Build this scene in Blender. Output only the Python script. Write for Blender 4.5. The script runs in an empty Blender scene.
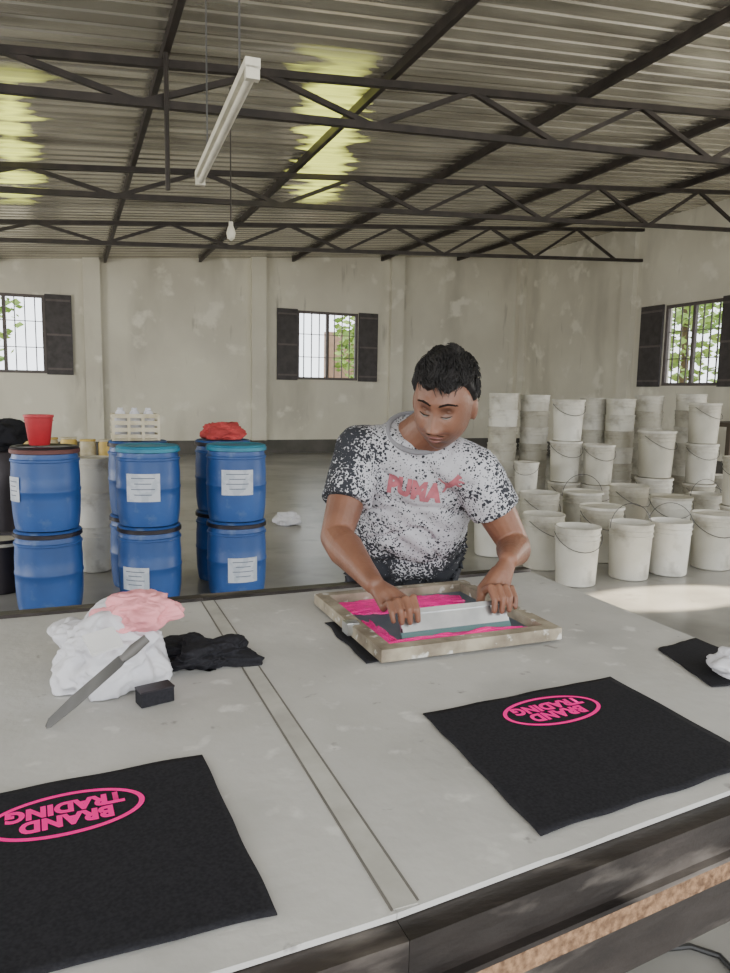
import bpy, bmesh, math, random
from mathutils import Vector, Matrix, noise
from mathutils.bvhtree import BVHTree
random.seed(7)
COL = bpy.context.scene.collection
V = Vector
# ------------------------------------------------------------ camera
FPX = 731.0
YAW, PITCH, ROLL = math.radians(22), math.radians(7.4), math.radians(1.0)
CAM = V((0, 0, 1.5))
F = V((math.sin(YAW)*math.cos(PITCH), math.cos(YAW)*math.cos(PITCH), -math.sin(PITCH)))
R0 = V((math.cos(YAW), -math.sin(YAW), 0))
U0 = R0.cross(F)
RR = R0*math.cos(ROLL) + U0*math.sin(ROLL)
UU = U0*math.cos(ROLL) - R0*math.sin(ROLL)
def ray(px, py): return F + RR*((px-365)/FPX) + UU*((486.5-py)/FPX)
def ond(px, py, d): return CAM + ray(px, py)*d
def onz(px, py, z):
    r = ray(px, py); return CAM + r*((z-CAM.z)/r.z)
def ony(px, py, y):
    r = ray(px, py); return CAM + r*((y-CAM.y)/r.y)
def onx(px, py, x):
    r = ray(px, py); return CAM + r*((x-CAM.x)/r.x)
def colz(px, d, z):
    u = (px-365)/FPX
    v = ((z-CAM.z)/d - F.z - u*RR.z)/UU.z
    return CAM + (F + RR*u + UU*v)*d
cd = bpy.data.cameras.new('camera'); cam = bpy.data.objects.new('camera', cd); COL.objects.link(cam)
cd.sensor_fit = 'VERTICAL'; cd.sensor_height = 36; cd.lens = FPX/973*36; cd.clip_start = .02; cd.clip_end = 300
cam.matrix_world = Matrix(((RR.x, UU.x, -F.x, CAM.x), (RR.y, UU.y, -F.y, CAM.y), (RR.z, UU.z, -F.z, CAM.z), (0, 0, 0, 1)))
bpy.context.scene.camera = cam
# ------------------------------------------------------------ materials
def mat(name, c1, rough=.6, metal=0, c2=None, scale=8, amt=.5, bump=0, bscale=60, detail=6, lo=.35, hi=.65, stretch=None, spec=.5, emit=0):
    m = bpy.data.materials.new(name); m.use_nodes = True
    nt = m.node_tree; b = nt.nodes['Principled BSDF']
    b.inputs['Roughness'].default_value = rough; b.inputs['Metallic'].default_value = metal
    b.inputs['Specular IOR Level'].default_value = spec
    tc = nt.nodes.new('ShaderNodeTexCoord'); mp = nt.nodes.new('ShaderNodeMapping')
    nt.links.new(tc.outputs['Object'], mp.inputs['Vector'])
    if stretch: mp.inputs['Scale'].default_value = stretch
    n = nt.nodes.new('ShaderNodeTexNoise'); n.inputs['Scale'].default_value = scale; n.inputs['Detail'].default_value = detail
    nt.links.new(mp.outputs['Vector'], n.inputs['Vector'])
    r = nt.nodes.new('ShaderNodeValToRGB')
    if c2 is None: c2 = tuple(x*.8 for x in c1)
    r.color_ramp.elements[0].position = lo; r.color_ramp.elements[0].color = (*c2, 1)
    r.color_ramp.elements[1].position = hi; r.color_ramp.elements[1].color = (*c1, 1)
    nt.links.new(n.outputs['Fac'], r.inputs['Fac'])
    nt.links.new(r.outputs['Color'], b.inputs['Base Color'])
    if emit:
        b.inputs['Emission Color'].default_value = (*c1, 1); b.inputs['Emission Strength'].default_value = emit
    if bump:
        n2 = nt.nodes.new('ShaderNodeTexNoise'); n2.inputs['Scale'].default_value = bscale; n2.inputs['Detail'].default_value = 5
        nt.links.new(mp.outputs['Vector'], n2.inputs['Vector'])
        bp = nt.nodes.new('ShaderNodeBump'); bp.inputs['Strength'].default_value = bump; bp.inputs['Distance'].default_value = .01
        nt.links.new(n2.outputs['Fac'], bp.inputs['Height']); nt.links.new(bp.outputs['Normal'], b.inputs['Normal'])
    return m
def layer(m, color, scale, lo, hi, stretch=None, detail=8):
    nt = m.node_tree; b = nt.nodes['Principled BSDF']
    src = b.inputs['Base Color'].links[0].from_socket
    tc = nt.nodes.new('ShaderNodeTexCoord'); mp = nt.nodes.new('ShaderNodeMapping')
    nt.links.new(tc.outputs['Object'], mp.inputs['Vector'])
    if stretch: mp.inputs['Scale'].default_value = stretch
    mp.inputs['Location'].default_value = (3.1, 7.7, 1.3)
    n = nt.nodes.new('ShaderNodeTexNoise'); n.inputs['Scale'].default_value = scale; n.inputs['Detail'].default_value = detail
    nt.links.new(mp.outputs['Vector'], n.inputs['Vector'])
    r = nt.nodes.new('ShaderNodeValToRGB')
    r.color_ramp.elements[0].position = lo; r.color_ramp.elements[0].color = (0, 0, 0, 1)
    r.color_ramp.elements[1].position = hi; r.color_ramp.elements[1].color = (1, 1, 1, 1)
    nt.links.new(n.outputs['Fac'], r.inputs['Fac'])
    mx = nt.nodes.new('ShaderNodeMix'); mx.data_type = 'RGBA'
    nt.links.new(r.outputs['Color'], mx.inputs[0]); nt.links.new(src, mx.inputs[6]); mx.inputs[7].default_value = (*color, 1)
    nt.links.new(mx.outputs[2], b.inputs['Base Color'])
    return m
class NT:
    def __init__(s, m): s.nt = m.node_tree; s.tc = s.nt.nodes.new('ShaderNodeTexCoord')
    def m(s, op, a, b2=None, clamp=False):
        n = s.nt.nodes.new('ShaderNodeMath'); n.operation = op; n.use_clamp = clamp
        for i, q in enumerate((a, b2)):
            if q is None: continue
            if isinstance(q, (int, float)): n.inputs[i].default_value = q
            else: s.nt.links.new(q, n.inputs[i])
        return n.outputs[0]
    def noise(s, sc, det=2, stretch=None):
        n = s.nt.nodes.new('ShaderNodeTexNoise'); n.inputs['Scale'].default_value = sc; n.inputs['Detail'].default_value = det
        if stretch:
            mp = s.nt.nodes.new('ShaderNodeMapping'); mp.inputs['Scale'].default_value = stretch
            s.nt.links.new(s.tc.outputs['Object'], mp.inputs['Vector']); s.nt.links.new(mp.outputs['Vector'], n.inputs['Vector'])
        else: s.nt.links.new(s.tc.outputs['Object'], n.inputs['Vector'])
        return n.outputs['Fac']
    def voro(s, sc):
        n = s.nt.nodes.new('ShaderNodeTexVoronoi'); n.inputs['Scale'].default_value = sc; s.nt.links.new(s.tc.outputs['Object'], n.inputs['Vector']); return n.outputs['Distance']
    def dot(s, vec, origin):
        vm = s.nt.nodes.new('ShaderNodeVectorMath'); vm.operation = 'SUBTRACT'; s.nt.links.new(s.tc.outputs['Object'], vm.inputs[0]); vm.inputs[1].default_value = origin
        vd = s.nt.nodes.new('ShaderNodeVectorMath'); vd.operation = 'DOT_PRODUCT'; s.nt.links.new(vm.outputs[0], vd.inputs[0]); vd.inputs[1].default_value = vec
        return vd.outputs['Value']
M = {}
M['plaster'] = mat('plaster', (.70, .67, .56), .9, c2=(.58, .55, .46), scale=.6, bump=.10, bscale=12)
layer(M['plaster'], (.38, .36, .29), .9, .53, .80, (1, 1, .3))
layer(M['plaster'], (.30, .28, .23), 5, .65, .82, (1, 1, .15))
layer(M['plaster'], (.76, .73, .63), 2.2, .60, .70)
M['dark_base'] = mat('damp_plaster', (.12, .11, .10), .8, c2=(.07, .07, .06), scale=2)
M['floor'] = mat('concrete_floor', (.36, .35, .33), .28, c2=(.24, .235, .22), scale=.9, bump=.08, bscale=8)
layer(M['floor'], (.11, .11, .105), .7, .48, .66)
layer(M['floor'], (.16, .155, .145), 3.5, .58, .72)
M['tin'] = mat('roof_tin', (.72, .69, .60), .27, .7, c2=(.50, .47, .40), scale=1.6, stretch=(.35, 3, 1))
layer(M['tin'], (.28, .26, .215), 1.3, .50, .74, (.4, 2.5, 1))
layer(M['tin'], (.86, .84, .76), 1.9, .60, .76, (.25, 4, 1))
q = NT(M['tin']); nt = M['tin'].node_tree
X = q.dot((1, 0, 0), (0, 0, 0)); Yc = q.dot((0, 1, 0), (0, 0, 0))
def sheen_band(x0, y0, k, half, ya_, yb_):  # bright sheen of reflected light, painted into the tin as translucent yellow bands
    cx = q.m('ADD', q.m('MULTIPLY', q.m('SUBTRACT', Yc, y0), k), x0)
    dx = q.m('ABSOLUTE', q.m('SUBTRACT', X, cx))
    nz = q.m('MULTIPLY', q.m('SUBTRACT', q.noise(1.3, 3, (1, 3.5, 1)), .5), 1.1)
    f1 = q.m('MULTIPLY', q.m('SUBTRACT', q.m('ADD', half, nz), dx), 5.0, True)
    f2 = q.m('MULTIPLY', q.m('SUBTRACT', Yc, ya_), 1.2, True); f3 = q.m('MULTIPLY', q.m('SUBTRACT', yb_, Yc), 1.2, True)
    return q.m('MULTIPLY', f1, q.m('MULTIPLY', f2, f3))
fac = q.m('MAXIMUM', sheen_band(2.45, 6.9, .27, .36, 6.1, 11.8), sheen_band(-.42, 8.0, -.05, .24, 7.0, 12.2))
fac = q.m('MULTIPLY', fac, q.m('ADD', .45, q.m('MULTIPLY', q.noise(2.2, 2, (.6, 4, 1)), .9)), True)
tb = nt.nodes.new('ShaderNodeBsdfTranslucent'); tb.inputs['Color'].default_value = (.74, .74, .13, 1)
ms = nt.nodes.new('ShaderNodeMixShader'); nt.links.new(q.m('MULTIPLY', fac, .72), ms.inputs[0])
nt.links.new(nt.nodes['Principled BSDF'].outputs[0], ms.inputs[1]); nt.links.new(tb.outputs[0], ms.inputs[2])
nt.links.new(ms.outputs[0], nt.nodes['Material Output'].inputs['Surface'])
M['steel'] = mat('dark_steel', (.040, .031, .027), .55, .1, c2=(.02, .016, .014), scale=6)
M['rim'] = mat('rim_steel', (.050, .041, .037), .40, .3, c2=(.016, .013, .012), scale=9, bump=.25, bscale=40, stretch=(.4, 1, 1))
layer(M['rim'], (.20, .175, .155), 14, .55, .72, (.3, 1, 1))
M['table'] = mat('table_canvas', (.50, .495, .475), .75, c2=(.43, .425, .405), scale=5, bump=.15, bscale=40)
layer(M['table'], (.33, .325, .31), 2.6, .54, .76)
layer(M['table'], (.60, .595, .57), 16, .62, .72)
layer(M['table'], (.24, .23, .22), 24, .68, .76)
M['seam'] = mat('seam_strip', (.46, .455, .42), .8, c2=(.36, .35, .32), scale=14)
M['groove'] = mat('seam_groove', (.16, .15, .135), .9)
M['chip'] = mat('chipboard', (.32, .19, .105), .9, c2=(.12, .065, .035), scale=90, bump=.5, bscale=120)
M['black'] = mat('black_fabric', (.014, .014, .017), .95, c2=(.022, .022, .026), scale=200, spec=.15)
M['pink'] = mat('pink_print', (.95, .004, .29), .6, c2=(.88, .004, .25), scale=40, emit=.14, spec=.2)  # faint glow added to keep the pink vivid
M['pinkink'] = mat('pink_ink', (.95, .004, .31), .2, c2=(.70, .003, .20), scale=30, bump=.6, emit=.12)  # wet ink gets a weak added glow as well
M['wood'] = mat('frame_wood', (.36, .32, .24), .75, c2=(.15, .12, .085), scale=14, bump=.2)
layer(M['wood'], (.55, .54, .5), 34, .60, .68)
M['meshcloth'] = mat('screen_mesh', (.07, .10, .14), .45, c2=(.13, .16, .20), scale=9)
M['teal'] = mat('teal_squeegee_rubber', (.08, .17, .17), .5)
M['alu'] = mat('aluminium', (.55, .56, .56), .28, .85, c2=(.38, .39, .40), scale=10)
M['white_rag'] = mat('white_rag', (.60, .60, .63), .9, c2=(.52, .52, .56), scale=6, bump=.25, bscale=18)
M['pink_rag'] = mat('pink_rag', (.78, .33, .36), .9, c2=(.66, .25, .28), scale=10, bump=.3)
M['blade'] = mat('knife_blade', (.075, .075, .075), .45, .2, c2=(.035, .035, .035), scale=12)
M['handle'] = mat('worn_handle', (.12, .115, .11), .6)
M['card'] = mat('white_card', (.66, .66, .66), .7)
M['blue'] = mat('blue_drum', (.024, .09, .30), .45, c2=(.018, .065, .22), scale=3)
layer(M['blue'], (.09, .15, .30), 9, .60, .75)
M['teal_lid'] = mat('teal_lid', (.02, .20, .30), .5, c2=(.015, .13, .22), scale=6)
M['ring'] = mat('clamp_ring', (.03, .025, .03), .4, .5)
M['redring'] = mat('rusty_ring', (.12, .04, .035), .6, .2)
M['label'] = mat('paper_label', (.52, .55, .60), .7, c2=(.42, .46, .52), scale=14, lo=.45, hi=.5)
M['ink'] = mat('label_ink', (.12, .14, .2), .7)
M['pail'] = mat('pail_plastic', (.66, .65, .60), .5, c2=(.54, .52, .46), scale=3)
layer(M['pail'], (.26, .24, .20), 5, .54, .78)
nt = M['pail'].node_tree; b = nt.nodes['Principled BSDF']; src = b.inputs['Base Color'].links[0].from_socket
oi = nt.nodes.new('ShaderNodeObjectInfo'); rr_ = nt.nodes.new('ShaderNodeValToRGB'); nt.links.new(oi.outputs['Random'], rr_.inputs['Fac'])
rr_.color_ramp.elements[0].color = (.66, .64, .58, 1); rr_.color_ramp.elements[1].color = (1, 1, 1, 1); rr_.color_ramp.elements[1].position = .7
mx = nt.nodes.new('ShaderNodeMix'); mx.data_type = 'RGBA'; mx.blend_type = 'MULTIPLY'; mx.inputs[0].default_value = 1
nt.links.new(src, mx.inputs[6]); nt.links.new(rr_.outputs['Color'], mx.inputs[7]); nt.links.new(mx.outputs[2], b.inputs['Base Color'])
M['pail_in'] = mat('pail_dark', (.10, .10, .09), .7)
M['wire'] = mat('wire', (.10, .10, .10), .4, .5)
M['red'] = mat('red_plastic', (.45, .02, .03), .5)
M['red_rag'] = mat('red_rag', (.5, .06, .06), .9, c2=(.3, .03, .03))
M['yellow'] = mat('yellow_plastic', (.65, .47, .12), .6, c2=(.5, .35, .10))
M['cream'] = mat('cream_plastic', (.55, .50, .38), .6, c2=(.42, .36, .22), scale=10)
M['shutter'] = mat('shutter_metal', (.06, .052, .052), .6, c2=(.035, .03, .03))
M['frame'] = mat('window_frame_paint', (.12, .10, .095), .6)
M['tube'] = mat('fixture_white', (.66, .63, .52), .5)
M['skin'] = mat('skin', (.215, .10, .062), .45, c2=(.145, .066, .041), scale=9, bump=.15, bscale=110, spec=.4)
M['skin'].node_tree.nodes['Principled BSDF'].inputs['Subsurface Weight'].default_value = .08
M['skin'].node_tree.nodes['Principled BSDF'].inputs['Subsurface Scale'].default_value = .01
M['lip'] = mat('lips', (.17, .065, .055), .5)
M['brow'] = mat('brow_hair', (.018, .012, .010), .85, spec=.1)
M['hair'] = mat('hair_black', (.006, .0055, .0055), .6, c2=(.012, .010, .010), scale=60, spec=.4)
M['jeans'] = mat('dark_trousers', (.02, .025, .045), .9)
M['shoe'] = mat('sandals', (.04, .03, .025), .7)
M['coral'] = mat('coral_print', (.40, .115, .14), .85, c2=(.27, .09, .11), scale=60, lo=.3, hi=.6)
M['leaf'] = mat('leaves', (.42, .58, .14), .6, c2=(.16, .28, .06), scale=2)
M['bark'] = mat('bark', (.16, .11, .07), .9)
M['ground'] = mat('soil', (.4, .35, .25), .95)
M['brick'] = mat('outside_wall', (.42, .27, .19), .9)
M['cable'] = mat('cable', (.02, .02, .02), .5)
M['bench'] = mat('bench_wood', (.09, .07, .05), .8)
# ------------------------------------------------------------ helpers
ORG = {}
def tag(o, label=None, cat=None, group=None, kind=None):
    if label: o['label'] = label
    if cat: o['category'] = cat
    if group: o['group'] = group
    if kind: o['kind'] = kind
    return o
def empty(name, loc, label=None, cat=None, group=None, rz=0):
    o = bpy.data.objects.new(name, None); o.empty_display_size = .1; COL.objects.link(o)
    o.location = loc; o.rotation_euler = (0, 0, rz); ORG[o.name] = V(loc)
    return tag(o, label, cat, group)
def finish(me, name, mats, parent=None, smooth=True, angle=40):
    o = bpy.data.objects.new(name, me); COL.objects.link(o)
    if not isinstance(mats, (list, tuple)): mats = [mats]
    if len(me.materials): me.materials.clear()
    for x in mats: me.materials.append(x)
    org = V((0, 0, 0))
    if parent is not None:
        org = ORG.get(parent.name, V((0, 0, 0))); o.parent = parent
    ORG[o.name] = org.copy()
    if org.length > 0: me.transform(Matrix.Translation(-org))
    if smooth:
        for p in me.polygons: p.use_smooth = True
        try: me.set_sharp_from_angle(angle=math.radians(angle))
        except Exception: pass
    me.update()
    return o
def frame_of(d):
    d = d.normalized(); a = V((0, 0, 1)) if abs(d.z) < .9 else V((1, 0, 0))
    x = a.cross(d).normalized(); y = d.cross(x); return x, y, d
class MB:
    def __init__(s): s.bm = bmesh.new()
    def verts(s, pts): return [s.bm.verts.new(p) for p in pts]
    def face(s, vs, mi=0):
        try:
            f = s.bm.faces.new(vs); f.material_index = mi; return f
        except Exception: return None
    def box(s, x0, x1, y0, y1, z0, z1, mi=0):
        return s.obox(V(((x0+x1)/2, (y0+y1)/2, (z0+z1)/2)), (V((1, 0, 0)), V((0, 1, 0)), V((0, 0, 1))), ((x1-x0)/2, (y1-y0)/2, (z1-z0)/2), mi)
    def hexa(s, vs, mi=0):
        for q in ((0, 2, 3, 1), (4, 5, 7, 6), (0, 1, 5, 4), (2, 6, 7, 3), (0, 4, 6, 2), (1, 3, 7, 5)): s.face([vs[i] for i in q], mi)
        return s
    def obox(s, c, ax, h, mi=0):
        return s.hexa(s.verts([c + ax[0]*(h[0]*i) + ax[1]*(h[1]*j) + ax[2]*(h[2]*k) for k in (-1, 1) for j in (-1, 1) for i in (-1, 1)]), mi)
    def bar(s, p, q, w, h, up=None, mi=0):
        p = V(p); q = V(q); d = (q-p).normalized()
        upv = V((0, 0, 1)) if abs(d.z) < .95 else V((0, 1, 0))
        x = d.cross(upv).normalized(); y = x.cross(d)
        return s.obox((p+q)/2, (d, x, y), ((q-p).length/2, w/2, h/2), mi)
    def rings(s, rings, cap=True, mi=0, closed=False):
        rv = [s.verts(r) for r in rings]; n = len(rings[0])
        for a, b in zip(rv, rv[1:]):
            for i in range(n): s.face([a[i], a[(i+1) % n], b[(i+1) % n], b[i]], mi)
        if cap: s.face(list(reversed(rv[0])), mi); s.face(rv[-1], mi)
        return s
    def tube(s, pts, r, n=8, mi=0, cap=True):
        pts = [V(p) for p in pts]; rs = r if isinstance(r, (list, tuple)) else [r]*len(pts)
        rg = []; x = None
        for i, p in enumerate(pts):
            d = (pts[min(i+1, len(pts)-1)] - pts[max(i-1, 0)]).normalized()
            if x is None: x, y, _ = frame_of(d)
            else:
                x = (x - d*x.dot(d)).normalized(); y = d.cross(x)
            rg.append([p + x*(rs[i]*math.cos(t)) + y*(rs[i]*math.sin(t)) for t in [2*math.pi*k/n for k in range(n)]])
        return s.rings(rg, cap, mi)
    def lathe(s, prof, c=(0, 0, 0), n=32, mi=0, cap=True):
        c = V(c); rg = []
        for (r, z) in prof: rg.append([c + V((r*math.cos(t), r*math.sin(t), z)) for t in [2*math.pi*k/n for k in range(n)]])
        return s.rings(rg, cap, mi)
    def ball(s, c, rad, ax=None, nu=20, nv=12, mi=0):
        c = V(c); ax = ax or (V((1, 0, 0)), V((0, 1, 0)), V((0, 0, 1)))
        if not isinstance(rad, (tuple, list)): rad = (rad,)*3
        rg = []
        for j in range(1, nv):
            th = math.pi*j/nv
            rg.append([c + ax[0]*(rad[0]*math.sin(th)*math.cos(t)) + ax[1]*(rad[1]*math.sin(th)*math.sin(t)) - ax[2]*(rad[2]*math.cos(th)) for t in [2*math.pi*k/nu for k in range(nu)]])
        rv = [s.verts(r) for r in rg]
        for a, b in zip(rv, rv[1:]):
            for i in range(nu): s.face([a[i], a[(i+1) % nu], b[(i+1) % nu], b[i]], mi)
        b0 = s.bm.verts.new(c - ax[2]*rad[2]); b1 = s.bm.verts.new(c + ax[2]*rad[2])
        for i in range(nu):
            s.face([b0, rv[0][(i+1) % nu], rv[0][i]], mi); s.face([rv[-1][i], rv[-1][(i+1) % nu], b1], mi)
        return s
    def cap(s, p, rp, q, rq, n=14):
        p = V(p); q = V(q); s.ball(p, rp, nu=n, nv=10); s.ball(q, rq, nu=n, nv=10); s.tube([p, q], [rp, rq], n); return s
    def chain(s, pts, rs, n=14):
        for i in range(len(pts)-1): s.cap(pts[i], rs[i], pts[i+1], rs[i+1], n)
        return s
    def mesh(s, name):
        bmesh.ops.recalc_face_normals(s.bm, faces=s.bm.faces)
        me = bpy.data.meshes.new(name); s.bm.to_mesh(me); s.bm.free(); return me
    def build(s, name, mats, parent=None, smooth=True, angle=40):
        return finish(s.mesh(name), name, mats, parent, smooth, angle)
def voxel(mb, size, smooth_it=4, factor=.5):
    me = mb.mesh('tmp'); o = bpy.data.objects.new('tmp', me); COL.objects.link(o)
    r = o.modifiers.new('r', 'REMESH'); r.mode = 'VOXEL'; r.voxel_size = size
    if smooth_it:
        sm = o.modifiers.new('s', 'SMOOTH'); sm.factor = factor; sm.iterations = smooth_it
    dg = bpy.context.evaluated_depsgraph_get()
    out = bpy.data.meshes.new_from_object(o.evaluated_get(dg))
    bpy.data.objects.remove(o); bpy.data.meshes.remove(me)
    return out
def copy_tree(o, parent=None):
    c = o.copy(); COL.objects.link(c)
    if parent is not None: c.parent = parent
    for ch in list(o.children): copy_tree(ch, c)
    return c
def text_mesh(body, size, offset=0.0, spacing=1.0):
    cu = bpy.data.curves.new('t', 'FONT'); cu.body = body; cu.size = size; cu.align_x = 'CENTER'; cu.align_y = 'CENTER'
    cu.offset = offset; cu.space_character = spacing; cu.resolution_u = 4
    o = bpy.data.objects.new('t', cu); COL.objects.link(o)
    dg = bpy.context.evaluated_depsgraph_get()
    me = bpy.data.meshes.new_from_object(o.evaluated_get(dg)); bpy.data.objects.remove(o)
    return me
def struct(o): o['kind'] = 'structure'; return o
X_, Y_, Z_ = V((1, 0, 0)), V((0, 1, 0)), V((0, 0, 1))
XR, YB, XL, YF = 11.3, 17.0, -6.5, -3.0
def zroof(x): return 4.15 + .085*x
# ------------------------------------------------------------ the man
Lm, Rm = ond(360, 450, 2.14), ond(475, 472, 2.06)
Nk = ond(419, 432, 2.09); Pv = colz(404, 2.44, .93)
Lx = (Rm-Lm).normalized(); S = (Nk-Pv).normalized()
Fm = Lx.cross(S); Fm = (-Fm if Fm.dot(F) > 0 else Fm).normalized(); Lx = (Lx - S*Lx.dot(S)).normalized()
feet = V((Pv.x+.02, Pv.y+.03, 0))
TZ = .90
sz0 = TZ+.007; mz = sz0+.004
man = empty('person', feet, 'man in speckled grey and black t-shirt bending over the screen with both hands on squeegee', 'person')
def ring(c, hw, hd, n=32, e=2.4):
    out = []
    for k in range(n):
        t = 2*math.pi*k/n; cx, sx = math.cos(t), math.sin(t)
        out.append(c+Lx*(hw*abs(cx)**(2/e)*(1 if cx > 0 else -1))+Fm*(hd*abs(sx)**(2/e)*(1 if sx > 0 else -1)))
    return out
def torso(mb, g, start=-.28):
    rs = [(start, .185, .135), (-.1, .187, .14), (.05, .187, .147), (.25, .182, .15), (.45, .18, .145), (.62, .185, .135), (.76, .18, .12), (.88, .155, .10), (.96, .115, .085), (1.02, .08, .068)]
    mb.rings([ring(Pv.lerp(Nk, t)+Fm*(.012 if .0 < t < .6 else 0), hw+g, hd+g) for t, hw, hd in rs])
ElL, ElR = ond(336, 537, 2.02), ond(515, 546, 2.11)
WrL, WrR = V((.690, 1.640, 1.025)), V((1.080, 1.635, 1.060))
body = MB()
torso(body, -.018)
Hc = ond(444, 402, 1.94)
fh = (-F*.80 + R0*(-.33) + U0*(-.50)).normalized()
uh = (U0*.95 + R0*.16); uh = (uh-fh*uh.dot(fh)).normalized(); xh = fh.cross(uh).normalized()
HX, HY, HZ = .93, 1.03, 1.08
MH = Matrix(((xh.x*HX, fh.x*HY, uh.x*HZ, Hc.x), (xh.y*HX, fh.y*HY, uh.y*HZ, Hc.y), (xh.z*HX, fh.z*HY, uh.z*HZ, Hc.z), (0, 0, 0, 1)))
neckt = MH @ V((0, -.028, -.055))
body.cap(Nk-S*.03, .072, neckt, .064, 20)
for sh, el, wr in ((Lm, ElL, WrL), (Rm, ElR, WrR)):
    body.cap(Pv.lerp(Nk, .9), .06, sh, .06)
    m1 = sh.lerp(el, .5); body.chain([sh, m1, el], [.060, .056, .044], 18)
    m2 = el.lerp(wr, .28); m3 = el.lerp(wr, .72)
    body.chain([el, m2, m3, wr], [.044, .049, .034, .0265], 18)
def G(v, s): return math.exp(-(v/s)**2)
HWX = .084
def headpt(d, off=0.0):
    x, y, z = d
    p = V((x*HWX, y*.098, z*.118))
    if z < 0:
        k = -z
        p.x *= 1-.19*k**1.5
        if y < 0: p.y *= 1-.40*k
        else: p.y *= 1-.04*k
    if y > 0:
        fx = p.x; fz = p.z
        side = G(fx, .06)
        p.y -= .006*G(fz-.0, .03)*side
        p.y += .004*G(fz-.032, .010)*G(fx, .045)
        if -.046 < fz < .03:
            prof = (.03-fz)/.065 if fz > -.035 else (.046+fz)/.011
            w = .010+.009*max(0, (.01-fz)/.045)
            p.y += .029*max(0, min(1, prof))*G(fx, w)
        for s in (-1, 1):
            p.y -= .013*G(math.hypot(fx-s*.031, (fz-.008)*1.3), .016)
            p.y += .005*G(math.hypot((fx-s*.030)*.6, fz-.032), .012)
            p.y += .006*G(math.hypot(fx-s*.047, fz+.035), .024)
            p.x += s*.004*G(math.hypot(fx-s*.06, fz+.06), .03)
            p.y += .006*G(math.hypot(fx-s*.015, fz+.036), .007)
            p.y -= .005*G(math.hypot(fx-s*.030, fz+.05), .008)
        p.y += .008*G(fz+.058, .008)*G(fx, .022) + .008*G(fz+.070, .007)*G(fx, .019)
        p.y -= .003*G(fz+.0635, .003)*G(fx, .022)
        p.y -= .006*G(fz+.081, .006)*G(fx, .022)
        p.y += .010*G(fz+.104, .016)*G(fx, .028)
    n = V((p.x/HWX, p.y/.098, p.z/.118)).normalized()
    return p + n*off
def sphere_grid(mb, fn, nu=96, nv=72, mi=0):
    rows = []
    for j in range(1, nv):
        th = math.pi*j/nv
        rows.append(mb.verts([MH @ fn((math.sin(th)*math.cos(2*math.pi*k/nu), math.sin(th)*math.sin(2*math.pi*k/nu), -math.cos(th))) for k in range(nu)]))
    for a, b in zip(rows, rows[1:]):
        for i in range(nu): mb.face([a[i], a[(i+1) % nu], b[(i+1) % nu], b[i]], mi)
    b0 = mb.bm.verts.new(MH @ fn((0, 0, -1))); b1 = mb.bm.verts.new(MH @ fn((0, 0, 1)))
    for i in range(nu):
        mb.face([b0, rows[0][(i+1) % nu], rows[0][i]], mi); mb.face([rows[-1][i], rows[-1][(i+1) % nu], b1], mi)
sphere_grid(body, headpt, 120, 96)
for s in (-1, 1):
    axs = ((xh*.95+fh*(-.3*s)*1).normalized(), fh, uh)
    body.ball(MH @ V((s*(HWX+.003), -.012, -.012)), (.009, .018, .031), axs)
qy, qx0, qx1, qt = 1.525, .722, 1.018, .55
qa = (X_, V((0, math.cos(qt), -math.sin(qt))), V((0, math.sin(qt), math.cos(qt))))
def qp(x, up, out=0): return V((x, qy, mz+.003)) + qa[2]*up - qa[1]*out
def hand(wr, cx, dirx, lift):
    base = qp(cx, .092+lift, -.014)
    k = [base + dirx*o for o in (-.0335, -.0110, .0115, .0330)]
    k = [p + Z_*dz for p, dz in zip(k, (-.001, .005, .002, -.007))]
    for p, r in zip(k, (.0118, .0122, .0118, .0106)):
        body.chain([wr.lerp(p, .12), wr.lerp(p, .55)+Z_*.004, p], [.020, .0155, r], 12)
    for i, p in enumerate(k):
        sc = (.95, 1.08, 1.0, .78)[i]
        x = p.x + dirx.x*(-.0008*(i-1.5))
        p1 = qp(x, .094+lift*.8-.0022*i, .021*sc); p2 = qp(x, .063+lift*.4, .028*sc); p3 = qp(x-dirx.x*.003, .062-.024*sc+lift*.2, .015)
        body.chain([p, p1, p2, p3], [.0108, .0094, .0086, .0075] if i < 3 else [.0096, .0083, .0075, .0066], 12)
        body.ball(p1, .0102 if i < 3 else .0090, nu=12, nv=8)
    t0 = wr.lerp(k[0], .35) - dirx*.012 - Z_*.004
    t1 = wr.lerp(k[0], .72) - dirx*.026 - Z_*.014
    t2 = qp(k[0].x, .060, -.020) - dirx*.020
    t3 = qp(k[0].x, .042, -.013) - dirx*.014
    body.chain([t0, t1, t2, t3], [.017, .0132, .0110, .0088], 12)
hand(WrL, .728, V((-1, 0, 0)), 0)
hand(WrR, 1.012, V((1, 0, 0)), .010)
hip = [Pv+V((-.09, .03, -.03)), Pv+V((.10, -.0, -.03))]
foot = [V((feet.x-.14, feet.y+.10, .0)), V((feet.x+.15, feet.y+.0, .0))]
for h, f_ in zip(hip, foot):
    kn_ = h.lerp(f_, .47)+V((-.01, -.03, 0)); an = f_+V((0, .0, .08))
    body.chain([h, kn_, kn_.lerp(an, .35), an], [.078, .055, .052, .036], 16)
    body.cap(an-V((0, -.02, .04)), .035, f_+V((-.03, -.13, .03)), .026)
me = voxel(body, .0034, 1, .5)
m = M['skin']; nt = m.node_tree; b = nt.nodes['Principled BSDF']; src = b.inputs['Base Color'].links[0].from_socket
tc = nt.nodes.new('ShaderNodeTexCoord')
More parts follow.
